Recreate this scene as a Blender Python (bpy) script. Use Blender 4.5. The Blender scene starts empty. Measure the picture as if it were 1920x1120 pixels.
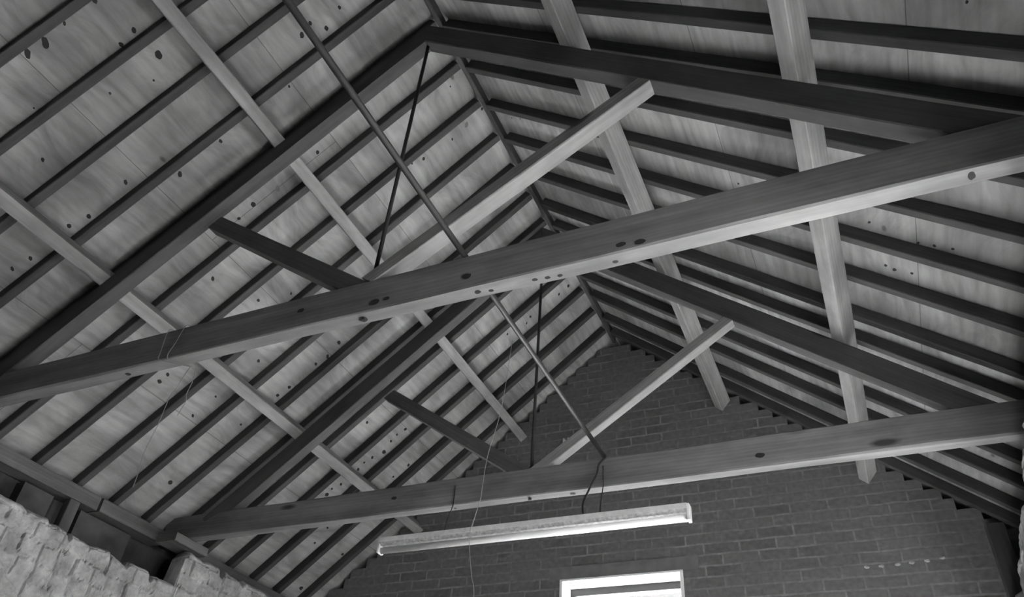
import bpy, bmesh, math, random
from mathutils import Vector, Matrix, noise
random.seed(7)
C = bpy.context.scene.collection
sc = bpy.context.scene

# ------------------------------------------------------------------ camera
# The plan below is drawn in "bay units" (a truss bay = 3 units); S turns units into metres
# and Z0 is the height of the underside of the tie beams above the floor.
S, Z0 = 0.585, 3.45
def U(x, y, z): return Vector((x*S, y*S, z*S + Z0))

R = [(0.9145856732, 0.3992391674, 0.0643516396),
     (-0.2065845821, 0.5980649559, -0.7743649779),
     (-0.3476432896, 0.6949290580, 0.6294582969)]
cam_d = bpy.data.cameras.new('camera'); cam = bpy.data.objects.new('camera', cam_d); C.objects.link(cam)
cam_d.sensor_fit = 'HORIZONTAL'; cam_d.sensor_width = 36.0; cam_d.lens = 36.0*1434.19/1920.0
cam_d.clip_start = 0.05; cam_d.clip_end = 200
m = Matrix.Identity(4); p = U(3.0215, -3.2922, -3.1640)
for i in range(3):
    m[i][0] = R[0][i]; m[i][1] = -R[1][i]; m[i][2] = -R[2][i]; m[i][3] = p[i]
cam.matrix_world = m
sc.camera = cam

# ------------------------------------------------------------------ light: daylight through the gable window and added side and back openings
sc.view_settings.view_transform = 'Standard'; sc.view_settings.look = 'None'
sc.view_settings.gamma = 1.0; sc.view_settings.use_curve_mapping = False
sc.view_settings.exposure = 4.03
sc.cycles.max_bounces = 10; sc.cycles.diffuse_bounces = 6
w = bpy.data.worlds.new('overcast sky'); sc.world = w; w.use_nodes = True
bg = w.node_tree.nodes['Background']; bg.inputs[0].default_value = (1, 1, 1, 1); bg.inputs[1].default_value = 1.0

def area(name, loc, direction, sx, sy, power, portal=False, spread=180):
    l = bpy.data.lights.new(name, 'AREA'); l.shape = 'RECTANGLE'; l.size = sx; l.size_y = sy
    l.energy = power; l.spread = math.radians(spread)
    if portal: l.cycles.is_portal = True
    o = bpy.data.objects.new(name, l); C.objects.link(o); o.location = loc
    o.rotation_euler = Vector(direction).to_track_quat('-Z', 'Y').to_euler()
    return o
GW = (-0.60, 1.00, -3.90, 0.28)       # gable window opening x0,x1,z0,z1 (units)
RWS = [(-2.3, -0.5, -4.7, -0.7), (0.1, 1.9, -2.2, -0.45), (2.9, 5.5, -4.7, -1.1)]   # side windows added out of view to shape the light, y0,y1,z0,z1
BW = (2.4, 4.0, -2.9, -1.5)           # back window added behind the camera for fill light, x0,x1,z0,z1
bg.inputs[1].default_value = 0.06
area('daylight_gable_window', U(0.2, 6.64, -1.2), (0, -1, 0.0), 1.55*S, 2.9*S, 10)
area('fill_side_window', U(5.2, -1.2, -1.1), (-1, 0, 0), 1.4*S, 1.2*S, 5.0)  # fill lamp in an added side window, lifts the right side
for a_, b_, c_, d_ in RWS: area('portal_added_side_window', U(5.2, (a_+b_)/2, (c_+d_)/2), (-1, 0, 0), (b_-a_)*S, (d_-c_)*S, 1, portal=True)  # sky portals of the added side windows
area('fill_middle_window', U(4.68, 1.0, -1.3), (-1, 0, 0), 1.7*S, 1.6*S, 2.2)  # fill lamp in an added window, brightens right slope over left
area('portal_added_back_window', U(3.2, -6.7, -2.2), (0, 1, 0), 1.5*S, 1.3*S, 1, portal=True)  # sky portal of the added back window
sun_d = bpy.data.lights.new('sun', 'SUN'); sun_d.energy = 30; sun_d.angle = math.radians(0.8)
sun = bpy.data.objects.new('sun', sun_d); C.objects.link(sun)
sun.rotation_euler = Vector((-math.cos(math.radians(62)), 0.05, -math.sin(math.radians(62)))).to_track_quat('-Z', 'Y').to_euler()

# ------------------------------------------------------------------ materials
def mat(name):
    m = bpy.data.materials.new(name); m.use_nodes = True
    nt = m.node_tree; b = nt.nodes['Principled BSDF']
    b.inputs['Specular IOR Level'].default_value = 0.25
    return m, nt, b
def N(nt, t, **kw):
    n = nt.nodes.new(t)
    for k, v in kw.items():
        if hasattr(n, k): setattr(n, k, v)
        else: n.inputs[k].default_value = v
    return n
def ramp(nt, src, stops):
    r = nt.nodes.new('ShaderNodeValToRGB'); e = r.color_ramp.elements
    while len(e) < len(stops): e.new(0.5)
    for i, (p_, v) in enumerate(stops):
        e[i].position = p_; e[i].color = (v, v, v, 1)
    nt.links.new(src, r.inputs[0]); return r.outputs[0]
def mix(nt, fac, a, b, blend='MIX'):
    n = nt.nodes.new('ShaderNodeMix'); n.data_type = 'RGBA'; n.blend_type = blend
    for s_, v in ((n.inputs[0], fac), (n.inputs[6], a), (n.inputs[7], b)):
        if hasattr(v, 'is_linked') or hasattr(v, 'links'): nt.links.new(v, s_)
        elif isinstance(v, (int, float)): s_.default_value = v if s_ == n.inputs[0] else (v, v, v, 1)
    return n.outputs[2]
def coords(nt, scale, rnd=True):
    tc = nt.nodes.new('ShaderNodeTexCoord'); mp = nt.nodes.new('ShaderNodeMapping')
    mp.inputs['Scale'].default_value = scale
    nt.links.new(tc.outputs['Object'], mp.inputs[0])
    if rnd:
        oi = nt.nodes.new('ShaderNodeObjectInfo')
        mu = nt.nodes.new('ShaderNodeMath'); mu.operation = 'MULTIPLY'; mu.inputs[1].default_value = 37.0
        nt.links.new(oi.outputs['Random'], mu.inputs[0]); nt.links.new(mu.outputs[0], mp.inputs['Location'])
    return mp.outputs[0]
def wood(name, lo, hi, rough=0.75, grain=1.0, knots=True, bump=0.25):
    m, nt, b = mat(name)
    v = coords(nt, (1.2*grain, 26*grain, 26*grain))
    n1 = N(nt, 'ShaderNodeTexNoise', Scale=1.0, Detail=6.0, Roughness=0.6); nt.links.new(v, n1.inputs['Vector'])
    v2 = coords(nt, (1.3, 3.0, 3.0))
    n2 = N(nt, 'ShaderNodeTexNoise', Scale=1.4, Detail=4.0, Roughness=0.65); nt.links.new(v2, n2.inputs['Vector'])
    wv = N(nt, 'ShaderNodeTexWave', Scale=5.0, Distortion=5.0, Detail=2.0); wv.bands_direction = 'Z'
    v3 = coords(nt, (0.35, 3.2, 3.2)); nt.links.new(v3, wv.inputs['Vector'])
    c = ramp(nt, n1.outputs[0], [(0.2, lo), (0.8, hi)])
    c2 = ramp(nt, n2.outputs[0], [(0.32, 0.68), (0.68, 1.25)])
    c3 = ramp(nt, wv.outputs['Fac'], [(0.0, 0.92), (1.0, 1.04)])
    col = mix(nt, 1.0, mix(nt, 1.0, c, c2, 'MULTIPLY'), c3, 'MULTIPLY')
    if knots:
        v4 = coords(nt, (2.4, 8.0, 8.0))
        vo = N(nt, 'ShaderNodeTexVoronoi', Scale=1.0); nt.links.new(v4, vo.inputs['Vector'])
        k = ramp(nt, vo.outputs['Distance'], [(0.0, 1.0), (0.10, 1.0), (0.2, 0.0)])
        pick = ramp(nt, vo.outputs['Color'], [(0.0, 0.0), (0.72, 0.0), (0.76, 1.0)])
        kf = mix(nt, 1.0, k, pick, 'MULTIPLY')
        col = mix(nt, kf, col, lo*0.35)
    nt.links.new(col, b.inputs['Base Color']); b.inputs['Roughness'].default_value = rough
    bp = N(nt, 'ShaderNodeBump', Strength=bump, Distance=0.004); nt.links.new(n1.outputs[0], bp.inputs['Height'])
    nt.links.new(bp.outputs[0], b.inputs['Normal'])
    return m
W_tie = wood('sawn tie beam timber', 0.11, 0.22, bump=0.35)
W_raf = wood('old rafter timber', 0.042, 0.082)
W_com = wood('common rafter timber', 0.036, 0.07, knots=False)
W_pur = wood('purlin timber', 0.15, 0.28)
W_dark = wood('dark weathered timber', 0.05, 0.10)
W_plate = wood('wall plate timber', 0.06, 0.12)

def plywood():
    m, nt, b = mat('roof boarding plywood')
    # local x runs along the ridge, y up the slope
    v = coords(nt, (1.1, 7.0, 1), rnd=False)
    n0 = N(nt, 'ShaderNodeTexNoise', Scale=1.7, Detail=3.0); nt.links.new(coords(nt, (1, 1, 1), False), n0.inputs['Vector'])
    warp = nt.nodes.new('ShaderNodeVectorMath'); warp.operation = 'MULTIPLY_ADD'
    warp.inputs[1].default_value = (1.6, 3.4, 0)
    nt.links.new(n0.outputs['Color'], warp.inputs[0]); nt.links.new(v, warp.inputs[2])
    n1 = N(nt, 'ShaderNodeTexNoise', Scale=1.0, Detail=7.0, Roughness=0.62); nt.links.new(warp.outputs[0], n1.inputs['Vector'])
    wv = N(nt, 'ShaderNodeTexWave', Scale=1.6, Distortion=7.0, Detail=3.0); wv.bands_direction = 'Y'
    nt.links.new(coords(nt, (0.5, 3.2, 1), False), wv.inputs['Vector'])
    c = ramp(nt, n1.outputs[0], [(0.25, 0.17), (0.5, 0.30), (0.75, 0.42)])
    c2 = ramp(nt, wv.outputs['Fac'], [(0.0, 0.93), (0.6, 1.02)])
    col = mix(nt, 1.0, c, c2, 'MULTIPLY')
    # sheets 1.83 m x 0.94 m with thin dark joints and their own tone
    bk = N(nt, 'ShaderNodeTexBrick', Scale=1.0)
    bk.offset = 0.5
    mp = nt.nodes.new('ShaderNodeMapping'); mp.inputs['Location'].default_value = (0.3, 0.0, 0)
    nt.links.new(coords(nt, (1, 1, 1), False), mp.inputs[0]); nt.links.new(mp.outputs[0], bk.inputs['Vector'])
    bk.inputs['Color1'].default_value = (0.86, 0.86, 0.86, 1); bk.inputs['Color2'].default_value = (1.08, 1.08, 1.08, 1)
    bk.inputs['Mortar'].default_value = (0.45, 0.45, 0.45, 1)
    bk.inputs['Mortar Size'].default_value = 0.0022; bk.inputs['Mortar Smooth'].default_value = 0.1
    bk.inputs['Brick Width'].default_value = 40.0; bk.inputs['Row Height'].default_value = 0.936
    col = mix(nt, 1.0, col, bk.outputs['Color'], 'MULTIPLY')
    # stains and small knots
    n3 = N(nt, 'ShaderNodeTexNoise', Scale=2.3, Detail=5.0); nt.links.new(coords(nt, (1, 1, 1), False), n3.inputs['Vector'])
    col = mix(nt, 1.0, col, ramp(nt, n3.outputs[0], [(0.32, 0.66), (0.6, 1.08)]), 'MULTIPLY')
    n5 = N(nt, 'ShaderNodeTexNoise', Scale=1.0, Detail=3.0); nt.links.new(coords(nt, (2.2, 30.0, 1), False), n5.inputs['Vector'])
    col = mix(nt, 1.0, col, ramp(nt, n5.outputs[0], [(0.3, 0.90), (0.7, 1.06)]), 'MULTIPLY')
    vk = N(nt, 'ShaderNodeTexVoronoi', Scale=1.0); nt.links.new(coords(nt, (3.0, 5.5, 1), False), vk.inputs['Vector'])
    kk = mix(nt, 1.0, ramp(nt, vk.outputs['Distance'], [(0.0, 1.0), (0.045, 1.0), (0.085, 0.0)]), ramp(nt, vk.outputs['Color'], [(0.0, 0.0), (0.62, 0.0), (0.66, 0.8)]), 'MULTIPLY')
    col = mix(nt, kk, col, 0.07)
    nt.links.new(col, b.inputs['Base Color']); b.inputs['Roughness'].default_value = 0.8
    bp = N(nt, 'ShaderNodeBump', Strength=0.15, Distance=0.002); nt.links.new(n1.outputs[0], bp.inputs['Height'])
    nt.links.new(bp.outputs[0], b.inputs['Normal'])
    return m
M_ply = plywood()
def plain(name, v, rough=0.6, metal=0.0, var=0.0, sc_=20, bump=0.0):
    m, nt, b = mat(name)
    if var:
        n1 = N(nt, 'ShaderNodeTexNoise', Scale=sc_, Detail=5.0)
        nt.links.new(coords(nt, (1, 1, 1), False), n1.inputs['Vector'])
        nt.links.new(ramp(nt, n1.outputs[0], [(0.3, v*(1-var)), (0.7, v*(1+var))]), b.inputs['Base Color'])
        if bump:
            bp = N(nt, 'ShaderNodeBump', Strength=bump, Distance=0.01); nt.links.new(n1.outputs[0], bp.inputs['Height'])
            nt.links.new(bp.outputs[0], b.inputs['Normal'])
    else: b.inputs['Base Color'].default_value = (v, v, v, 1)
    b.inputs['Roughness'].default_value = rough; b.inputs['Metallic'].default_value = metal
    return m
M_knot = plain('knot wood', 0.025, 0.9)
M_knot2 = plain('grey knot wood', 0.14, 0.8)
M_iron = plain('dark iron', 0.03, 0.6, 0.3)
M_black = plain('black cable sheath', 0.02, 0.5)
M_pipe = plain('grey conduit', 0.03, 0.5)
M_cord = plain('pale cord', 0.28, 0.8)
M_wire = plain('grey wire', 0.16, 0.6)
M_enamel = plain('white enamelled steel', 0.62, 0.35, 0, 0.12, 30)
M_grey = plain('mottled grey steel', 0.34, 0.6, 0, 0.35, 60)
M_tube = plain('fluorescent tube glass', 0.85, 0.15)
M_wht = plain('white window paint', 0.80, 0.4)
M_frame = plain('grey window frame', 0.035, 0.4)
M_floor = plain('concrete floor', 0.24, 0.8, 0, 0.2, 3)
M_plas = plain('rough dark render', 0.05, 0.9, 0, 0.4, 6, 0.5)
M_lint = plain('lintel render', 0.17, 0.9, 0, 0.15, 12)
M_dab = plain('white plaster', 0.40, 0.9)

def brick():
    m, nt, b = mat('old brickwork')
    tc = nt.nodes.new('ShaderNodeTexCoord')
    sx = nt.nodes.new('ShaderNodeSeparateXYZ'); nt.links.new(tc.outputs['Object'], sx.inputs[0])
    cx = nt.nodes.new('ShaderNodeCombineXYZ'); nt.links.new(sx.outputs[0], cx.inputs[0]); nt.links.new(sx.outputs[2], cx.inputs[1])
    nw = N(nt, 'ShaderNodeTexNoise', Scale=9.0, Detail=3.0); nt.links.new(cx.outputs[0], nw.inputs['Vector'])
    wp = nt.nodes.new('ShaderNodeVectorMath'); wp.operation = 'MULTIPLY_ADD'; wp.inputs[1].default_value = (0.018, 0.018, 0)
    nt.links.new(nw.outputs['Color'], wp.inputs[0]); nt.links.new(cx.outputs[0], wp.inputs[2])
    bk = N(nt, 'ShaderNodeTexBrick', Scale=1.0); nt.links.new(wp.outputs[0], bk.inputs['Vector'])
    bk.inputs['Color1'].default_value = (0.10, 0.10, 0.10, 1); bk.inputs['Color2'].default_value = (0.155, 0.155, 0.155, 1)
    bk.inputs['Mortar'].default_value = (0.27, 0.27, 0.27, 1)
    bk.inputs['Mortar Size'].default_value = 0.010; bk.inputs['Mortar Smooth'].default_value = 0.7
    bk.inputs['Brick Width'].default_value = 0.252; bk.inputs['Row Height'].default_value = 0.079
    n2 = N(nt, 'ShaderNodeTexNoise', Scale=2.6, Detail=7.0, Roughness=0.7); nt.links.new(cx.outputs[0], n2.inputs['Vector'])
    n3 = N(nt, 'ShaderNodeTexNoise', Scale=30.0, Detail=4.0); nt.links.new(cx.outputs[0], n3.inputs['Vector'])
    dirt = ramp(nt, n2.outputs[0], [(0.38, 0.10), (0.56, 0.92)])
    col = mix(nt, dirt, bk.outputs['Color'], 0.15)
    n4 = N(nt, 'ShaderNodeTexNoise', Scale=1.0, Detail=5.0, Roughness=0.6); mp4 = nt.nodes.new('ShaderNodeMapping'); mp4.inputs['Scale'].default_value = (4.5, 9.0, 1)
    nt.links.new(cx.outputs[0], mp4.inputs[0]); nt.links.new(mp4.outputs[0], n4.inputs['Vector'])
    col = mix(nt, ramp(nt, n4.outputs[0], [(0.60, 0.0), (0.74, 0.6)]), col, 0.26)
    col = mix(nt, 1.0, col, ramp(nt, n3.outputs[0], [(0.3, 0.85), (0.7, 1.15)]), 'MULTIPLY')
    nt.links.new(col, b.inputs['Base Color']); b.inputs['Roughness'].default_value = 0.9
    bp = N(nt, 'ShaderNodeBump', Strength=0.2, Distance=0.004); bp.invert = True
    nt.links.new(bk.outputs['Fac'], bp.inputs['Height']); nt.links.new(bp.outputs[0], b.inputs['Normal'])
    return m
M_brick = brick()
def stone():
    m, nt, b = mat('whitewashed rubble stone')
    v = coords(nt, (1, 1, 1), False)
    n1 = N(nt, 'ShaderNodeTexNoise', Scale=9.0, Detail=8.0, Roughness=0.65); nt.links.new(v, n1.inputs['Vector'])
    n2 = N(nt, 'ShaderNodeTexNoise', Scale=2.5, Detail=4.0); nt.links.new(v, n2.inputs['Vector'])
    vo = N(nt, 'ShaderNodeTexVoronoi', Scale=5.0); vo.feature = 'DISTANCE_TO_EDGE'
    mp = nt.nodes.new('ShaderNodeVectorMath'); mp.operation = 'MULTIPLY_ADD'; mp.inputs[1].default_value = (0.14, 0.14, 0.14)
    nt.links.new(n1.outputs['Color'], mp.inputs[0]); nt.links.new(coords(nt, (1, 1, 1.5), False), mp.inputs[2])
    nt.links.new(mp.outputs[0], vo.inputs['Vector'])
    col = ramp(nt, n1.outputs[0], [(0.28, 0.14), (0.48, 0.28), (0.7, 0.44)])
    col = mix(nt, 1.0, col, ramp(nt, n2.outputs[0], [(0.3, 0.72), (0.7, 1.15)]), 'MULTIPLY')
    col = mix(nt, 1.0, col, ramp(nt, vo.outputs['Distance'], [(0.0, 0.8), (0.03, 1.0)]), 'MULTIPLY')
    tc = nt.nodes.new('ShaderNodeTexCoord'); sp = nt.nodes.new('ShaderNodeSeparateXYZ'); nt.links.new(tc.outputs['Object'], sp.inputs[0])
    dv = nt.nodes.new('ShaderNodeMath'); dv.operation = 'MULTIPLY'; dv.inputs[1].default_value = 0.5/2.35; nt.links.new(sp.outputs[2], dv.inputs[0])
    col = mix(nt, 1.0, col, ramp(nt, dv.outputs[0], [(0.0, 0.22), (0.5, 0.22), (0.505, 1.0)]), 'MULTIPLY')   # unseen lower wall darkened, added to cut bounced light
    nt.links.new(col, b.inputs['Base Color']); b.inputs['Roughness'].default_value = 0.9
    bp = N(nt, 'ShaderNodeBump', Strength=0.6, Distance=0.02); nt.links.new(n1.outputs[0], bp.inputs['Height'])
    nt.links.new(bp.outputs[0], b.inputs['Normal'])
    return m
M_stone = stone()
def glass():
    m, nt, b = mat('window glass')
    tr = nt.nodes.new('ShaderNodeBsdfTransparent'); gl = nt.nodes.new('ShaderNodeBsdfGlossy'); gl.inputs['Roughness'].default_value = 0.05
    mx = nt.nodes.new('ShaderNodeMixShader'); mx.inputs[0].default_value = 0.06
    nt.links.new(tr.outputs[0], mx.inputs[1]); nt.links.new(gl.outputs[0], mx.inputs[2])
    nt.links.new(mx.outputs[0], nt.nodes['Material Output'].inputs[0])
    return m
M_glass = glass()

# ------------------------------------------------------------------ helpers
def link(name, me, mats, parent=None):
    o = bpy.data.objects.new(name, me); C.objects.link(o)
    for mm in (mats if isinstance(mats, (list, tuple)) else [mats]): me.materials.append(mm)
    if parent: o.parent = parent
    return o
def tag(o, label=None, cat=None, group=None, kind=None):
    if label: o['label'] = label
    if cat: o['category'] = cat
    if group: o['group'] = group
    if kind: o['kind'] = kind
    return o
def empty(name, loc, label, cat, group=None):
    o = bpy.data.objects.new(name, None); C.objects.link(o); o.location = loc; o.empty_display_size = 0.1
    return tag(o, label, cat, group)
def frame(origin, xd, yd):
    x = Vector(xd).normalized(); y = Vector(yd); y = (y - x*y.dot(x)).normalized(); z = x.cross(y)
    M = Matrix.Identity(4)
    for i in range(3): M[i][0], M[i][1], M[i][2], M[i][3] = x[i], y[i], z[i], origin[i]
    return M
def beam_mesh(L, a, b, seed=0, rough=0.002, bow=0.0, seg=0.12, ch=0.004, cut0=0.0, cut1=0.0, knots=()):
    """timber from x=0..L, y=0..a, z=0..b, edges eased, slightly uneven; cut0/cut1 slant the ends"""
    n = max(2, int(L/seg)); bm = bmesh.new(); rings = []
    ch = min(ch, a*0.2, b*0.2)
    prof = [(ch, 0), (a-ch, 0), (a, ch), (a, b-ch), (a-ch, b), (ch, b), (0, b-ch), (0, ch)]
    for i in range(n+1):
        t = i/n; ring = []
        for k, (y, z) in enumerate(prof):
            x = L*t + (cut0*(1-t) + cut1*t)*(z/b)
            q = Vector((x*1.7 + seed*9.1, k*0.37 + seed, seed*3.3))
            d = rough*noise.noise(q); e = rough*noise.noise(q + Vector((5.2, 1.3, 7.7)))
            ww = bow*noise.noise(Vector((x*0.6 + seed*5.0, seed*2.0, 0.5)))
            ring.append(bm.verts.new((x, y + d + ww, z + e)))
        rings.append(ring)
    for i in range(n):
        for k in range(8):
            k2 = (k+1) % 8
            bm.faces.new((rings[i][k], rings[i][k2], rings[i+1][k2], rings[i+1][k]))
    bm.faces.new(rings[0]); bm.faces.new(list(reversed(rings[-1])))
    for (kx, ky, kz, axis, r, rl) in knots:      # knots in the face of the timber
        vs = []
        for j in range(12):
            an = 2*math.pi*j/12; rr = r*(1 + 0.25*noise.noise(Vector((j*0.9, kx*7, kz*5))))
            if axis == 'y': vs.append(bm.verts.new((kx + rl*rr*math.cos(an), ky, kz + rr*math.sin(an))))
            else: vs.append(bm.verts.new((kx + rl*rr*math.cos(an), ky + rr*math.sin(an), kz)))
        f = bm.faces.new(vs); f.material_index = 1
    bmesh.ops.recalc_face_normals(bm, faces=bm.faces)
    me = bpy.data.meshes.new('timber'); bm.to_mesh(me); bm.free()
    return me
def beam(name, o, xd, yd, L, a, b, m_, parent=None, **kw):
    me = beam_mesh(L, a, b, **kw)
    ob = link(name, me, m_, parent)
    M = frame(o, xd, yd)
    ob.matrix_world = M if parent is None else (Matrix.Translation(parent.location).inverted() @ M)
    return ob
def add_box(bm, x0, x1, y0, y1, z0, z1, mi=0):
    v = [bm.verts.new(q) for q in ((x0,y0,z0),(x1,y0,z0),(x1,y1,z0),(x0,y1,z0),(x0,y0,z1),(x1,y0,z1),(x1,y1,z1),(x0,y1,z1))]
    for f in ((0,3,2,1),(4,5,6,7),(0,1,5,4),(1,2,6,5),(2,3,7,6),(3,0,4,7)):
        bm.faces.new([v[i] for i in f]).material_index = mi
def ubox(bm, x0, x1, y0, y1, z0, z1, mi=0):
    a, b = U(x0, y0, z0), U(x1, y1, z1); add_box(bm, a.x, b.x, a.y, b.y, a.z, b.z, mi)
def bm_obj(name, bm, mats, parent=None, bevel=0.0):
    me = bpy.data.meshes.new(name); bm.to_mesh(me); bm.free()
    o = link(name, me, mats, parent)
    if parent: o.matrix_world = Matrix.Translation(-parent.location)
    if bevel:
        md = o.modifiers.new('eased edges', 'BEVEL'); md.width = bevel; md.segments = 2; md.limit_method = 'ANGLE'
    return o
def tube_obj(name, pts, r, m_, parent=None, sides=10, smooth=True):
    pts = [Vector(p_) for p_ in pts]
    if smooth and len(pts) > 2:
        out = []
        for i in range(len(pts)-1):
            p0 = pts[max(i-1, 0)]; p1 = pts[i]; p2 = pts[i+1]; p3 = pts[min(i+2, len(pts)-1)]
            for k in range(6):
                t = k/6
                out.append(0.5*((2*p1) + (p2-p0)*t + (2*p0-5*p1+4*p2-p3)*t*t + (3*p1-p0-3*p2+p3)*t**3))
        out.append(pts[-1]); pts = out
    bm = bmesh.new(); rings = []; up = Vector((0.31, 0.17, 0.93))
    for i, q in enumerate(pts):
        d = (pts[min(i+1, len(pts)-1)] - pts[max(i-1, 0)]).normalized()
        s_ = d.cross(up); s_ = s_.normalized() if s_.length > 1e-4 else Vector((1, 0, 0)); t_ = s_.cross(d)
        rings.append([bm.verts.new(q + r*(math.cos(a)*s_ + math.sin(a)*t_)) for a in (2*math.pi*k/sides for k in range(sides))])
    for i in range(len(rings)-1):
        for k in range(sides):
            k2 = (k+1) % sides; bm.faces.new((rings[i][k], rings[i][k2], rings[i+1][k2], rings[i+1][k]))
    bm.faces.new(list(reversed(rings[0]))); bm.faces.new(rings[-1])
    bmesh.ops.recalc_face_normals(bm, faces=bm.faces)
    for f in bm.faces: f.smooth = len(f.verts) == 4
    return bm_obj(name, bm, m_, parent)

# ------------------------------------------------------------------ roof geometry (units)
XA, HA = 0.2143, 3.3294
SL = {-1: 0.8164, 1: 0.8144}
D = 3.0; TT = 0.130; HT = 0.2897
NP, NC, NB = 0.2118, 0.4162, 0.5323     # purlin underside, rafter underside, boarding (square to the slope)
TC = 0.080
def slope_pt(sg, al, n, y):
    s = SL[sg]; c = 1/math.hypot(1, s); sn = s*c
    return U(XA + sg*(al*c + n*sn), y, HA - al*sn + n*c)
def down(sg):
    s = SL[sg]; c = 1/math.hypot(1, s); return Vector((sg*c, 0, -s*c))

# ------------------------------------------------------------------ setting: floor, walls
bm = bmesh.new(); ubox(bm, -5.4, 5.8, -7.2, 7.2, -Z0/S - 0.2, -Z0/S)
tag(bm_obj('floor', bm, M_floor), kind='structure')
FZ = -Z0/S

# far gable wall: courses of brick stepping up under the boarding, around the window
def roof_x(sg, z, n):          # x where the line at height n over the principal rafters passes height z
    s = SL[sg]; c = 1/math.hypot(1, s); sn = s*c
    al = (HA + n*c - z)/sn
    return XA + sg*(al*c + n*sn)
rng = random.Random(3)
bm = bmesh.new(); ch_ = 0.135; z = GW[2]
ubox(bm, -4.75, GW[0], 6.0, 6.42, FZ, z); ubox(bm, GW[1], 5.15, 6.0, 6.42, FZ, z)
ubox(bm, GW[0], GW[1], 6.0, 6.42, FZ, GW[2])
while z < 3.72:
    z1 = z + ch_
    xl = max(-4.75, roof_x(-1, z + 0.72*ch_, NB - 0.01)); xr = min(5.15, roof_x(1, z + 0.72*ch_, NB - 0.01))
    if xl > -4.7: xl += rng.choice((0.0, 0.0, 0.03, 0.08))
    if xr < 5.1: xr -= rng.choice((0.0, 0.0, 0.03, 0.06))
    if z < GW[3] - 0.01:
        zt = min(z1, GW[3])
        ubox(bm, xl, GW[0], 6.0, 6.42, z, z1); ubox(bm, GW[1], xr, 6.0, 6.42, z, z1)
        if z1 > GW[3]: ubox(bm, GW[0], GW[1], 6.0, 6.42, GW[3], z1)
    else:
        ubox(bm, xl, xr, 6.0, 6.42, z, z1)
    z = z1
ubox(bm, -0.75, 1.20, 5.992, 6.1, GW[3], GW[3]+0.16, 1)      # smooth lintel over the window
tag(bm_obj('wall_far', bm, [M_brick, M_lint]), kind='structure')
# outer leaf closing the gable behind the stepped brick, with the same window opening
bm = bmesh.new()
def prism(poly, y0, y1):
    f = [bm.verts.new(U(x, y0, z_)) for x, z_ in poly]; g = [bm.verts.new(U(x, y1, z_)) for x, z_ in poly]
    bm.faces.new(f); bm.faces.new(list(reversed(g)))
    for i in range(len(poly)):
        j = (i+1) % len(poly); bm.faces.new((f[j], f[i], g[i], g[j]))
zt = GW[3]
prism([(-5.0, FZ), (GW[0], FZ), (GW[0], zt), (-4.9, zt), (-5.0, 0)], 6.46, 6.6)
prism([(GW[1], FZ), (5.4, FZ), (5.4, 0), (5.3, zt), (GW[1], zt)], 6.46, 6.6)
prism([(GW[0], FZ), (GW[1], FZ), (GW[1], GW[2]), (GW[0], GW[2])], 6.46, 6.6)
prism([(roof_x(-1, zt, NB), zt), (roof_x(1, zt, NB), zt), (XA, HA + NB*1.29)], 6.46, 6.6)
bmesh.ops.recalc_face_normals(bm, faces=bm.faces)
tag(bm_obj('wall_far_outer', bm, M_plas), kind='structure')
# back wall behind the camera
bm = bmesh.new()
prism([(-5.0, FZ), (BW[0], FZ), (BW[0], BW[3]), (-5.0, BW[3])], -6.6, -6.3)
prism([(BW[1], FZ), (5.4, FZ), (5.4, BW[3]), (BW[1], BW[3])], -6.6, -6.3)
prism([(BW[0], FZ), (BW[1], FZ), (BW[1], BW[2]), (BW[0], BW[2])], -6.6, -6.3)
prism([(-5.0, BW[3]), (5.4, BW[3]), (5.4, 0.0), (XA, HA + NB*1.29), (-5.0, 0.0)], -6.6, -6.3)
bmesh.ops.recalc_face_normals(bm, faces=bm.faces)
tag(bm_obj('wall_back', bm, M_plas), kind='structure')

# stone side walls with a broken, ragged top (inner leaf)
topL = [(-6.3,-0.40),(-2,-0.41),(0,-0.43),(0.72,-0.447),(1.007,-0.456),(1.134,-0.47),(1.283,-0.46),(1.312,-0.502),(1.406,-0.479),(1.50,-0.485),(1.532,-0.498),(1.56,-0.552),
 (1.585,-0.552),(1.60,-0.492),(1.794,-0.50),(1.838,-0.52),(1.86,-0.505),(2.041,-0.481),(2.09,-0.49),(2.105,-0.555),(2.12,-0.50),(2.325,-0.55),(2.358,-0.498),(2.61,-0.494),(2.64,-0.57),(2.672,-0.57),(2.69,-0.526),
 (2.862,-0.516),(2.99,-0.51),(3.015,-0.36),(3.03,-0.194),(3.09,-0.112),(3.251,-0.118),(3.333,-0.138),(3.42,-0.11),(3.601,-0.106),(3.63,-0.185),(3.69,-0.193),(3.72,-0.117),(3.974,-0.144),(4.04,-0.174),(4.08,-0.119),
 (4.36,-0.12),(4.659,-0.123),(4.9,-0.13),(4.95,-0.17),(5.0,-0.12),(6.0,-0.13)]
topR = [(-6.3,-0.2),(0,-0.2),(1.2,-0.16),(2.0,-0.19),(2.454,-0.215),(2.7,-0.27),(2.872,-0.27),(3.0,-0.33),(3.218,-0.40),(3.45,-0.36),(3.75,-0.36),(4.026,-0.385),(4.3,-0.45),(4.617,-0.44),(4.815,-0.60),(5.1,-0.50),(5.5,-0.56),(6.0,-0.50)]
def lerp(tab, y):
    for (a, va), (b, vb) in zip(tab, tab[1:]):
        if a <= y <= b: return va + (vb-va)*(y-a)/max(b-a, 1e-6)
    return tab[0][1] if y < tab[0][0] else tab[-1][1]
def h_(a, b=0):
    return (math.sin(a*127.1 + b*311.7 + 3.3)*43758.5453) % 1.0
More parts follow.
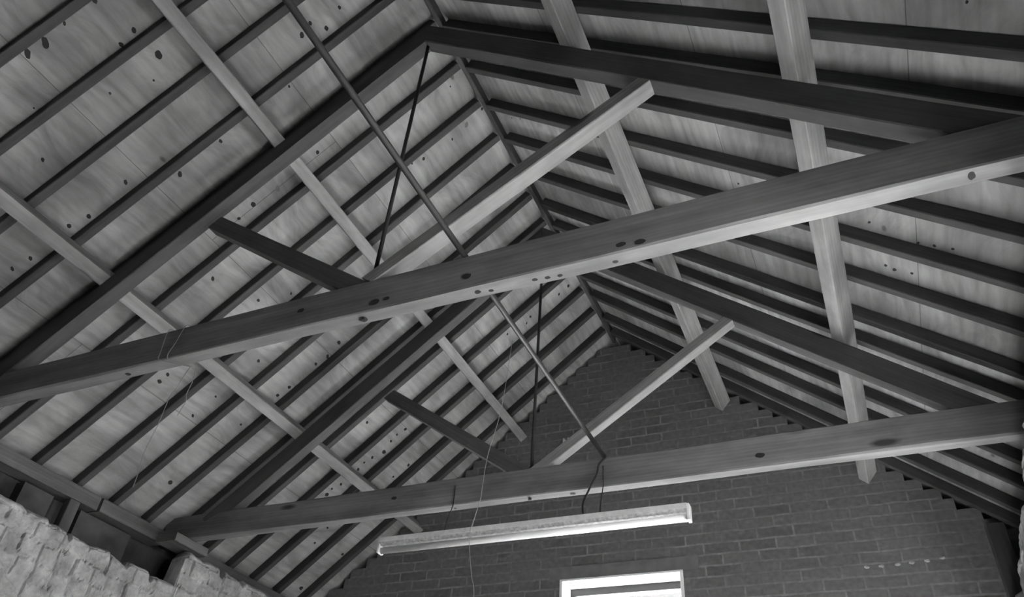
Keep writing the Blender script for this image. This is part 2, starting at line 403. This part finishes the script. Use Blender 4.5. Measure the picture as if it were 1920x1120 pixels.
def stone_relief(y, z):
    wy = y + 0.035*noise.noise(Vector((y*4, z*4, 1))); wz = z + 0.03*noise.noise(Vector((y*2.5, z*4, 5))) + 0.02
    hh = 0.17; row = math.floor(wz/hh); fz = wz - row*hh
    ww = 0.20 + 0.13*h_(row, 7); col = math.floor((wy + h_(row)*ww*3)/ww); fy = (wy + h_(row)*ww*3) - col*ww
    ww2 = ww*(0.75 + 0.0*h_(col, row))
    dy = min(fy, ww - fy)*(0.6 + 1.8*h_(col, row+5)); dz = min(fz, hh - fz)*(0.7 + 2.5*h_(row, 13))
    e = max(0.0, min(1.0, min(dy, dz)/0.022)); e = e*e*(3 - 2*e)
    return (0.030*e + 0.040*h_(col, row) + 0.016*noise.noise(Vector((y*9, z*9, 2.2))) + 0.008*noise.noise(Vector((y*22, z*22, 4.2)))
            + 0.03*noise.noise(Vector((y*1.1, z*1.1, 9))))*0.6
def stone_wall(sg, X, top, ys, zb, thick=0.34):
    bm = bmesh.new(); NZ = 110; cols = []
    for y in ys:
        t = lerp(top, y) + 0.012*noise.noise(Vector((y*11, 3, sg)))
        col = []
        for k in range(NZ+1):
            u = (k/NZ)**1.75; z_ = t + (zb(y) - t)*u
            rel = stone_relief(y, z_)
            round_ = 0.07*max(0.0, 1 - (t - z_)/0.06)**2
            col.append(bm.verts.new(U(X - sg*(rel - round_ - 0.03), y, z_)))
        back = [bm.verts.new(U(X + sg*thick*0.5, y, t + 0.015*noise.noise(Vector((y*6, 8, sg))))),
                bm.verts.new(U(X + sg*thick, y, t - 0.02)), bm.verts.new(U(X + sg*thick, y, zb(y)))]
        cols.append(list(reversed(col)) + back)
    n = len(cols[0])
    for i in range(len(cols)-1):
        for k in range(n):
            k2 = (k+1) % n
            bm.faces.new((cols[i][k], cols[i][k2], cols[i+1][k2], cols[i+1][k]))
    bm.faces.new(cols[0]); bm.faces.new(list(reversed(cols[-1])))
    return bm
def yrange(a, b, st):
    n = int(round((b-a)/st)); return [a + (b-a)*i/n for i in range(n+1)]
bm = stone_wall(-1, -4.0, topL, yrange(-6.3, 0.4, 0.15)[:-1] + yrange(0.4, 5.2, 0.014)[:-1] + yrange(5.2, 6.0, 0.06), lambda y: FZ, 0.20)
bmesh.ops.recalc_face_normals(bm, faces=bm.faces)
tag(bm_obj('wall_left', bm, M_stone), kind='structure')
bm = stone_wall(1, 4.25, topR, yrange(-6.3, 1.5, 0.1)[:-1] + yrange(1.5, 6.0, 0.03), lambda y: -0.43 if y < 2.3 else -1.1)
def pierced(bm, xa_, xb_, ya_, yb_, top):
    y_ = ya_
    for a, b, c_, d_ in RWS:
        ubox(bm, xa_, xb_, y_, a, FZ, top(a)); ubox(bm, xa_, xb_, a, b, FZ, c_)
        if top(a) > d_ + 0.01: ubox(bm, xa_, xb_, a, b, d_, top(a))
        y_ = b
    ubox(bm, xa_, xb_, y_, yb_, FZ, top(yb_))
pierced(bm, 4.25, 4.59, -6.3, 6.0, lambda y: -0.43 if y < 2.3 else -1.1)
bmesh.ops.recalc_face_normals(bm, faces=bm.faces)
tag(bm_obj('wall_right', bm, M_stone), kind='structure')
# outer leaves of the side walls, behind the recess over the stone
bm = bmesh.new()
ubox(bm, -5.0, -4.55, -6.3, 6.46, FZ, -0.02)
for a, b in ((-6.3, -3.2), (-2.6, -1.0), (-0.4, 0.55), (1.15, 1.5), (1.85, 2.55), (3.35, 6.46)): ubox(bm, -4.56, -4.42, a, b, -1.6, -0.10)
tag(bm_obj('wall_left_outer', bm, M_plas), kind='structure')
bm = bmesh.new()
pierced(bm, 4.98, 5.1, -6.3, 6.46, lambda y: -0.02)
for a, b, c_, d_ in RWS:
    ubox(bm, 4.6, 4.98, a-0.1, a, c_-0.1, d_+0.1); ubox(bm, 4.6, 4.98, b, b+0.1, c_-0.1, d_+0.1)
    ubox(bm, 4.6, 4.98, a, b, c_-0.1, c_); ubox(bm, 4.6, 4.98, a, b, d_, d_+0.1)
tag(bm_obj('wall_right_outer', bm, M_plas), kind='structure')

# roof boarding, one sheet layer per slope, with its knots
KN = {-1: [(-1.74,2.62,.054),(-1.75,2.78,.048),(-1.4,2.18,.03),(-1.43,2.02,.036),(-1.16,2.0,.049),(-1.15,2.53,.018),(-1.02,2.18,.015),(-1.05,3.33,.025),(-.47,2.99,.032),(-1.41,3.06,.012),(-.22,2.59,.038),(-.23,2.1,.026),(-.47,3.62,.032),(-.43,3.44,.032),(-.48,4.23,.03),(-.45,4.06,.029),(-1.77,2.1,.03),(-1.77,2.4,.024),(-.59,.74,.029),(-.46,.64,.032),(-.55,.87,.038),(-.54,.42,.026),(-.24,1.26,.019),(.48,1.44,.033),(.52,1.99,.046),(.49,2.28,.04),(.51,2.48,.027),(.85,3.1,.034),(1.4,2.94,.028),(1.6,2.64,.021),(1.35,-.08,.043),(1.34,.55,.028),(1.29,.69,.021),(1.32,-.33,.025),(.85,-.14,.014),(1.38,.15,.021),(1.4,4.27,.036),(1.4,4.16,.029),(2.02,4.36,.03),(2.02,4.04,.022),(2.56,4.12,.023),(2.67,4.03,.027),(2.58,3.59,.031),(2.6,3.43,.031),(2.62,2.86,.038),(2.59,3.02,.03),(2.02,3.43,.029),(2.57,2.65,.038),(2.54,5.13,.044),(3.89,3.12,.033),(4.47,2.84,.034),(4.44,2.97,.026),(4.46,3.09,.03),(4.53,3.26,.048),(4.46,3.42,.035),(4.43,3.54,.026),(4.45,3.66,.035),(5.04,3.43,.027),(5.07,3.17,.036),(4.45,3.96,.035),(4.42,4.18,.044),(4.4,4.08,.026),(4.38,.93,.026),(4.47,.62,.026),(4.42,.52,.03),(4.46,-.18,.035),(4.46,0.,.03),(4.93,4.54,.027),(4.99,4.81,.027),(5.57,4.73,.033),(5.52,5.45,.048)],
 1: [(2.13,4.13,.028),(2.11,4.06,.022),(2.11,4.27,.022),(1.71,4.33,.021),(1.69,4.45,.021),(1.67,4.58,.021),(1.62,3.96,.021),(1.4,-.2,.021),(1.47,-.13,.014),(1.45,.02,.014),(1.42,.37,.02),(-.42,4.65,.016),(1.57,2.79,.017)]}
for sg in (-1, 1):
    # local frame: x along the ridge, y up the slope, origin at a sheet joint
    AL0 = 4.42 if sg < 0 else 4.32
    M = frame(slope_pt(sg, AL0, NB, 0), (0, 1, 0), -down(sg)) if sg > 0 else frame(slope_pt(sg, AL0, NB, 0), (0, -1, 0), -down(sg))
    bm = bmesh.new()
    ya, yb = (-6.6*S, 6.7*S) if sg > 0 else (-6.7*S, 6.6*S)
    add_box(bm, ya, yb, -(6.02-AL0)*S, (AL0 + NB*SL[sg])*S, 0.0 if sg > 0 else 0.0, 0.02)
    for (ky, ka, kr) in KN[sg]:
        kr = max(kr, 0.012)*0.72
        vs = []
        lx = ky*S*(1 if sg > 0 else -1); ly = (AL0 - ka)*S
        rot = rng.random()*0.6
        for j in range(12):
            an = 2*math.pi*j/12; rr = kr*S*(1 + 0.35*noise.noise(Vector((j*0.8, ky*9, ka*7))))
            vs.append(bm.verts.new((lx + 1.05*rr*math.cos(an), ly + 0.85*rr*math.sin(an + rot), -0.0012)))
        bm.faces.new(vs).material_index = 2 if kr > 0.028 and (ky*7.3) % 1 > 0.6 else 1
    o = bm_obj('ceiling', bm, [M_ply, M_knot, M_knot2]); o.matrix_world = M
    tag(o, 'plywood boarding of the %s roof slope with dark knots' % ('left' if sg < 0 else 'right'), kind='structure')

# ------------------------------------------------------------------ windows
GWc = 6.30
win = bpy.data.objects.new('window_1', None); C.objects.link(win); win.location = U(0.2, GWc, GW[2]); tag(win, kind='structure')
bm = bmesh.new()    # plastered reveal lining
x0, x1, z0, z1 = GW
ubox(bm, x0-0.0, x1, 5.985, GWc, z1-0.03, z1); ubox(bm, x0, x0+0.04, 5.985, GWc, z0, z1-0.03); ubox(bm, x1-0.04, x1, 5.985, GWc, z0, z1-0.03)
ubox(bm, x0, x1, 5.985, GWc, z0, z0+0.03)
bm_obj('reveal', bm, M_wht, win, 0.004)
bm = bmesh.new()
ubox(bm, x0, x1, GWc, GWc+0.10, z1-0.12, z1+0.02); ubox(bm, x0, x0+0.1, GWc, GWc+0.10, z0, z1-0.12); ubox(bm, x1-0.1, x1, GWc, GWc+0.10, z0, z1-0.12)
ubox(bm, x0+0.1, x1-0.1, GWc, GWc+0.10, z0, z0+0.1); ubox(bm, x0+0.1, x1-0.1, GWc+0.02, GWc+0.08, -1.0, -0.95); ubox(bm, 0.175, 0.225, GWc+0.02, GWc+0.08, z0+0.1, -1.0)
bm_obj('window_frame', bm, M_frame, win, 0.004)
bm = bmesh.new(); ubox(bm, x0+0.08, x1-0.08, GWc+0.045, GWc+0.055, z0+0.08, z1-0.10); bm_obj('pane', bm, M_glass, win)
for wi, (y0, y1, z0, z1) in enumerate(RWS):  # added windows out of view, made to let light in
    ym = (y0+y1)/2
    wn = bpy.data.objects.new('window_%d' % ((2, 5, 4)[wi]), None); C.objects.link(wn); wn.location = U(4.6 if wi == 1 else 4.95, ym, z0); tag(wn, kind='structure')
    XG = 4.60 if wi == 1 else 4.90
    bm = bmesh.new()
    for a in ((y0+0.08, y1-0.08, (z0+z1)/2, (z0+z1)/2+0.06), (ym-0.03, ym+0.03, z0+0.08, z1-0.08), (y0, y1, z1-0.08, z1), (y0, y1, z0, z0+0.08), (y0, y0+0.08, z0+0.08, z1-0.08), (y1-0.08, y1, z0+0.08, z1-0.08)):
        ubox(bm, XG, XG+0.06, *a)
    bm_obj('window_frame', bm, M_wht, wn, 0.003)
    bm = bmesh.new(); ubox(bm, XG+0.025, XG+0.035, y0+0.06, y1-0.06, z0+0.06, z1-0.06); bm_obj('pane', bm, M_glass, wn)
win3 = bpy.data.objects.new('window_3', None); C.objects.link(win3); win3.location = U(3.2, -6.45, BW[2]); tag(win3, kind='structure')  # added unseen back window, fill light for the near faces
bm = bmesh.new(); x0, x1, z0, z1 = BW
for a in ((x0, x1, z1-0.08, z1), (x0, x1, z0, z0+0.08), (x0, x0+0.08, z0+0.08, z1-0.08), (x1-0.08, x1, z0+0.08, z1-0.08)):
    ubox(bm, a[0], a[1], -6.5, -6.42, a[2], a[3])
bm_obj('window_frame', bm, M_wht, win3, 0.003)
bm = bmesh.new(); ubox(bm, x0+0.06, x1-0.06, -6.465, -6.455, z0+0.06, z1-0.06); bm_obj('pane', bm, M_glass, win3)

# ------------------------------------------------------------------ roof trusses
def truss(y, label, seed, strut_l, strut_r, knots=()):
    t = empty('roof_truss', U(XA, y, 0), label, 'roof truss', 'roof trusses')
    beam('tie_beam', U(-4.45, y, 0), (1, 0, 0), (0, 1, 0), 9.25*S, TT*S, HT*S, [W_tie, M_knot], t, seed=seed, rough=0.006, ch=0.006, knots=knots)
    for sg in (-1, 1):
        c = 1/math.hypot(1, SL[sg]); ang = math.atan(SL[sg])
        Lr = 5.15*S; dn = down(sg)
        if sg < 0:   # x dir must climb towards +x
            o = U(XA, y, HA) + dn*Lr
            pr = beam('principal_rafter', o, -dn, (0, 1, 0), Lr, TT*S, NP*S, W_raf, t, seed=seed+1, rough=0.005, cut1=-math.tan(math.pi/2 - ang)*0 + NP*S*math.tan(ang))
        else:
            pr = beam('principal_rafter', U(XA, y, HA), dn, (0, 1, 0), Lr, TT*S, NP*S, W_raf, t, seed=seed+2, rough=0.005, cut0=-NP*S*math.tan(ang))
    (xa_, za), (xb, zb), d, tk = strut_l
    a, b = U(xa_, y+0.01, za), U(xb, y+0.01, zb)
    tag(beam('strut', a, b-a, (0, 1, 0), (b-a).length, tk*S, d*S, W_dark, t, seed=seed+3, cut0=0.03, cut1=0.04), 'dark strut')
    (xa_, za), (xb, zb), d, tk = strut_r
    a, b = U(xa_, y, za), U(xb, y, zb)
    tag(beam('strut', a, b-a, (0, 1, 0), (b-a).length, tk*S, d*S, W_pur, t, seed=seed+4, cut0=-0.03, cut1=-0.02), 'pale strut')
    rod = tube_obj('king_rod', [U(XA, y+TT/2, -0.02), U(XA, y+TT/2, HA+0.08)], 0.0095, M_iron, t, 10, False)
    bm = bmesh.new(); a = U(XA, y+TT/2, HT)
    bmesh.ops.create_cone(bm, cap_ends=True, segments=6, radius1=0.02, radius2=0.02, depth=0.02, matrix=Matrix.Translation(a + Vector((0, 0, 0.01))))
    nut = bm_obj('nut', bm, M_iron, rod); nut.matrix_world = Matrix.Translation(-Vector(t.location)); nut.matrix_parent_inverse = Matrix.Identity(4)
    nut.location = (0, 0, 0)
    return t
X0 = -4.45
def kf(x, z, r, rl=1.6): return ((x - X0)*S, -0.0022, z*S, 'y', r*S, rl)
def kb(x, y, r, rl=1.3): return ((x - X0)*S, y*S, -0.0022, 'z', r*S, rl)
k1 = [kf(1.03, .096, .022), kf(2.2, .035, .022), kf(2.08, .051, .02), kf(2.81, .074, .02), kf(-.32, .155, .02), kf(.324, .061, .026), kf(.42, .07, .016),
      kb(.205, .066, .03, 1.1), kb(1.09, .061, .018), kb(1.18, .077, .014), kb(1.49, .071, .014), kb(1.574, .079, .014), kb(1.655, .085, .014), kb(2.02, .078, .014), kb(-2.0, .07, .02), kb(3.96, .056, .03, .6)]
truss(0.0, 'large king-rod roof truss nearest the viewer, its tie beam crossing the whole picture', 11,
      ((-1.74, 1.49), (0.16, 0.15), 0.145, 0.12), ((0.26, 0.27), (2.34, 1.60), 0.115, 0.135), k1)
k2 = [kb(0.65, .07, .022), kb(-.6, .07, .012), kf(-1.3, .16, .02), kf(2.4, .1, .025)]
truss(3.0, 'farther king-rod roof truss, its tie beam just above the fluorescent light', 23,
      ((-1.69, 1.46), (0.16, 0.16), 0.145, 0.11), ((0.31, 0.22), (2.34, 1.60), 0.105, 0.12), k2)

# ------------------------------------------------------------------ purlins, ridge board, common rafters, plates
AU, ALo, WP = 1.6274, 3.6603, 0.1247
pur = [(-1, AU, 'upper purlin of the left slope, nearer the ridge'), (-1, ALo, 'lower purlin of the left slope, nearer the stone wall'),
       (1, AU, 'upper purlin of the right slope, nearer the ridge'), (1, ALo, 'lower purlin of the right slope, nearer the eaves')]
for i, (sg, al, lab) in enumerate(pur):
    if sg > 0: o = slope_pt(sg, al+WP, NP, -3.3); yd = -down(sg)
    else: o = slope_pt(sg, al, NP, -3.3); yd = down(sg)
    ob = beam('purlin', o, (0, 1, 0), yd, 9.33*S, WP*S, (NC-NP-0.008)*S, W_pur, seed=31+i, rough=0.0028, bow=0.006)
    tag(ob, 'long straight timber, ' + lab, 'purlin', 'purlins')
ob = beam('ridge_board', U(XA-0.0234, 5.98, 3.8536), (0, -1, 0), (1, 0, 0), 9.3*S, 0.047*S, 0.15*S, W_com, seed=41, rough=0.0015)
tag(ob, 'thin ridge board running along the peak between both slopes', 'ridge board')

YL = [-2.90, -2.39, -1.884, -1.383, -0.895, -0.39, 0.115, 0.6226, 1.142, 1.65, 2.154, 2.64, 3.13, 3.62, 4.124, 4.60, 5.10, 5.60]
YR = [-2.85, -2.33, -1.81, -1.29, -0.75, -0.24, 0.17, 0.6916, 1.2172, 1.7208, 2.2495, 2.83, 3.23, 3.74, 4.27, 4.74, 5.30, 5.68]
ordn = ['first', 'second', 'third', 'fourth', 'fifth', 'sixth']
for sg, ys in ((-1, YL), (1, YR)):
    side = 'left' if sg < 0 else 'right'
    Lc = (5.64 - 0.03 + NC*SL[sg])*S
    meshes = [beam_mesh(Lc, TC*S, (NB-NC-0.002)*S, seed=50+k+sg, rough=0.0016, bow=0.005, cut0=0, cut1=0) for k in range(4)]
    for me in meshes: me.materials.append(W_com)
    proto = None; dn = down(sg)
    for k, y in enumerate(ys):
        if proto is None: ob = proto = bpy.data.objects.new('common_rafter', meshes[0])
        else: ob = proto.copy(); ob.data = meshes[k % 4]
        C.objects.link(ob)
        if sg < 0: M = frame(slope_pt(sg, 5.64, NC, y), -dn, (0, 1, 0))
        else: M = frame(slope_pt(sg, 0.03 - NC*SL[sg], NC, y), dn, (0, 1, 0))
        ob.matrix_world = M
        if y < 0:
            kk = sum(1 for q in ys if y < q < 0)
            lab = '%s common rafter on the viewer\'s side of the near truss, %s slope' % (ordn[kk], side)
        elif y < 0.3: lab = 'common rafter lying right over the near truss, %s slope' % side
        elif y < 3.0:
            kk = sum(1 for q in ys if 0.3 < q < y); lab = '%s common rafter beyond the near truss, %s slope, before the far truss' % (ordn[kk], side)
        elif y < 3.3: lab = 'common rafter lying right over the far truss, %s slope' % side
        else:
            kk = sum(1 for q in ys if 3.3 < q < y); lab = '%s common rafter beyond the far truss towards the brick gable, %s slope' % (ordn[kk], side)
        tag(ob, lab, 'rafter', 'common rafters under the boarding of the %s slope' % side)

# wall plates and the timber pad under the far tie beam
ob = beam('wall_plate', U(-4.30, 1.97, -0.075), (0, 1, 0), (-1, 0, 0), 0.95*S, 0.22*S, 0.15*S, W_plate, seed=71, rough=0.004)
tag(ob, 'short timber wall plate above the stone wall ending at the far truss', 'wall plate', 'wall plates')
ob = beam('wall_plate', U(-4.32, -3.3, -0.075), (0, 1, 0), (-1, 0, 0), 5.25*S, 0.22*S, 0.15*S, W_plate, seed=72, rough=0.004)
tag(ob, 'long timber wall plate over the dark recess at the left picture edge', 'wall plate', 'wall plates')
ob = beam('wall_plate', U(-4.32, 3.35, -0.075), (0, 1, 0), (-1, 0, 0), 2.6*S, 0.22*S, 0.15*S, W_plate, seed=73, rough=0.004)
tag(ob, 'timber wall plate between the far truss and the brick gable, left side', 'wall plate', 'wall plates')
ob = beam('wall_plate', U(4.95, -3.3, -0.075), (0, 1, 0), (-1, 0, 0), 9.28*S, 0.22*S, 0.15*S, W_plate, seed=74, rough=0.004)
tag(ob, 'timber wall plate along the eaves of the right slope', 'wall plate', 'wall plates')
ob = beam('padstone', U(-3.99, 2.79, -0.10), (0, 1, 0), (-1, 0, 0), 0.52*S, 0.3*S, 0.095*S, W_plate, seed=75, rough=0.003)
tag(ob, 'flat timber pad under the left end of the far tie beam', 'pad')
ob = beam('corner_post', U(4.30, 5.82, -0.52), (0, 0, 1), (1, 0, 0), 0.95*S, 0.18*S, 0.13*S, W_dark, seed=76, rough=0.004)
tag(ob, 'dark upright timber post in the corner by the brick gable, right edge', 'post')
ob = beam('timber_stud', U(-4.42, 1.62, FZ), (0, 0, 1), (1, 0, 0), (-FZ-0.08)*S, 0.1*S, 0.12*S, W_dark, seed=77, rough=0.004)
tag(ob, 'dark upright stud in the recess above the left stone wall', 'stud')

# ------------------------------------------------------------------ electrical bits
KX, KZ = 0.9815, HT + 0.022
ob = tube_obj('conduit_pipe', [U(KX, -3.3, KZ), U(KX, 3.02, KZ)], 0.0125, M_pipe, None, 12, False)
tag(ob, 'straight conduit pipe laid across the tops of both tie beams', 'pipe')
ob = tube_obj('electric_cable', [U(KX+.02, 3.0, KZ), U(1.01, 2.955, 0.262), U(0.955, 2.945, 0.196), U(0.932, 2.94, 0.09), U(0.864, 2.94, -0.034), U(0.813, 2.93, -0.159), U(0.803, 2.92, -0.235), U(0.824, 2.91, -0.335)], 0.0058, M_black)
tag(ob, 'black cable dropping from the conduit end to the fluorescent light', 'cable')

lt = empty('fluorescent_light', U(0.25, 2.87, -0.36), 'long white single-tube fluorescent batten hanging under the far tie beam', 'light fitting')
LX0, LX1 = -1.285, 1.785
bm = bmesh.new()
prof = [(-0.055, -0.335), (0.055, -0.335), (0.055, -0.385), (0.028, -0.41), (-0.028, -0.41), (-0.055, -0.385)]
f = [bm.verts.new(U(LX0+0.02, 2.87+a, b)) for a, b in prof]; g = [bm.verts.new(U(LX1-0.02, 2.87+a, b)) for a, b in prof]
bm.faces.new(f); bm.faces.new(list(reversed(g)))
for i in range(6): bm.faces.new((f[i], g[i], g[(i+1) % 6], f[(i+1) % 6])).material_index = 1 if i in (2, 3, 4) else 0  # lower faces of the housing take the darker grey
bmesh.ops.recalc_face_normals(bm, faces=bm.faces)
bm_obj('housing', bm, [M_enamel, M_grey], lt, 0.002)
tag(tube_obj('fluorescent_tube', [U(LX0+0.03, 2.87, -0.452), U(LX1-0.03, 2.87, -0.452)], 0.0185, M_tube, lt, 20, False), 'white glass tube')
for xx in (LX0, LX1-0.03):
    bm = bmesh.new(); ubox(bm, xx, xx+0.03, 2.87-0.045, 2.87+0.045, -0.482, -0.335); bm_obj('lamp_holder', bm, M_enamel, lt, 0.004)
for xx, ll in ((-0.58, 'left'), (0.98, 'right')):
    ob = tube_obj('hanger_wire', [U(xx, 2.985, 0.20), U(xx, 2.985, 0.0), U(xx, 2.975, -0.03), U(xx, 2.90, -0.22), U(xx, 2.88, -0.335)], 0.003, M_black, None, 6)
    tag(ob, 'thin dark wire carrying the %s part of the fluorescent light' % ll, 'wire', 'hanger wires of the light')
ob = tube_obj('pull_cord', [U(0.11, 2.62, 1.60), U(0.074, 2.6, 0.926), U(0.034, 2.6, 0.627), U(-0.05, 2.6, 0.235), U(-0.076, 2.6, -0.143), U(-0.09, 2.6, -0.22), U(-0.131, 2.6, -0.394), U(-0.15, 2.6, -0.468), U(-0.147, 2.6, -0.6), U(-0.095, 2.6, -0.88), U(-0.05, 2.6, -1.1), U(-0.04, 2.6, -2.0)], 0.0019, M_cord, None, 6)
tag(ob, 'thin pale cord hanging down in front of the fluorescent light', 'cord')
ob = tube_obj('wire_loop', [U(-1.62, 0.07, HT+.006), U(-1.627, -0.012, HT), U(-1.615, -0.012, 0.06), U(-1.60, -0.012, 0.0), U(-1.52, 0.05, -0.012), U(-1.42, TT+.01, -0.01)], 0.0016, M_wire, None, 6)
tag(ob, 'thin wire wrapped round the near tie beam, left one of two', 'wire', 'wires round the near tie beam')
ob = tube_obj('wire_loop', [U(-1.44, 0.07, HT+.006), U(-1.449, -0.012, HT), U(-1.49, -0.012, 0.13), U(-1.522, -0.012, 0.02), U(-1.505, 0.03, -0.012), U(-1.40, TT+.01, -0.012)], 0.0016, M_wire, None, 6)
tag(ob, 'thin wire wrapped round the near tie beam, right one of two', 'wire', 'wires round the near tie beam')
ob = tube_obj('frayed_twine', [U(-1.41, 0.135, -0.01), U(-1.50, 0.18, -0.06), U(-1.556, 0.2, -0.151), U(-1.591, 0.2, -0.217), U(-1.596, 0.2, -0.459), U(-1.622, 0.2, -0.69), U(-1.598, 0.2, -0.863), U(-1.594, 0.2, -0.962)], 0.0016, M_wire, None, 6)
tag(ob, 'long frayed twine dangling below the near tie beam', 'twine', 'twines below the near tie beam')
ob = tube_obj('frayed_twine', [U(-1.36, 0.15, -0.02), U(-1.42, 0.21, -0.10), U(-1.47, 0.24, -0.19), U(-1.46, 0.25, -0.25), U(-1.49, 0.25, -0.37)], 0.0016, M_wire, None, 6)
tag(ob, 'short frayed twine dangling beside the long one', 'twine', 'twines below the near tie beam')
bm = bmesh.new()
for a in (-0.57, -0.50): ubox(bm, a, a+0.022, 5.90, 6.0, 2.12, 2.28)
ubox(bm, -0.57, -0.478, 5.975, 6.0, 2.18, 2.24)
tag(bm_obj('metal_bracket', bm, M_enamel), 'small pale bracket fixed to the brick gable beside the far pale strut', 'bracket')
for i, (dx, dz) in enumerate(((3.054, .136), (3.208, .135), (3.371, .139), (3.517, .144), (3.667, .154), (3.823, .169))):
    bm = bmesh.new(); bmesh.ops.create_icosphere(bm, subdivisions=2, radius=0.015)
    for v in bm.verts:
        v.co = Vector((v.co.x*1.1, v.co.y*0.45, v.co.z*0.75)) * (1 + 0.45*noise.noise(v.co*60 + Vector((i*4, 0, 0))))
    o = bm_obj('plaster_dab', bm, M_dab); o.location = U(dx, 5.995, dz)
    pos = ('leftmost', 'second from left', 'third from left', 'third from right', 'second from right', 'rightmost')[i]
    tag(o, '%s of the six white plaster dabs in a row on the gable' % pos, 'plaster dab', 'row of plaster dabs on the gable')
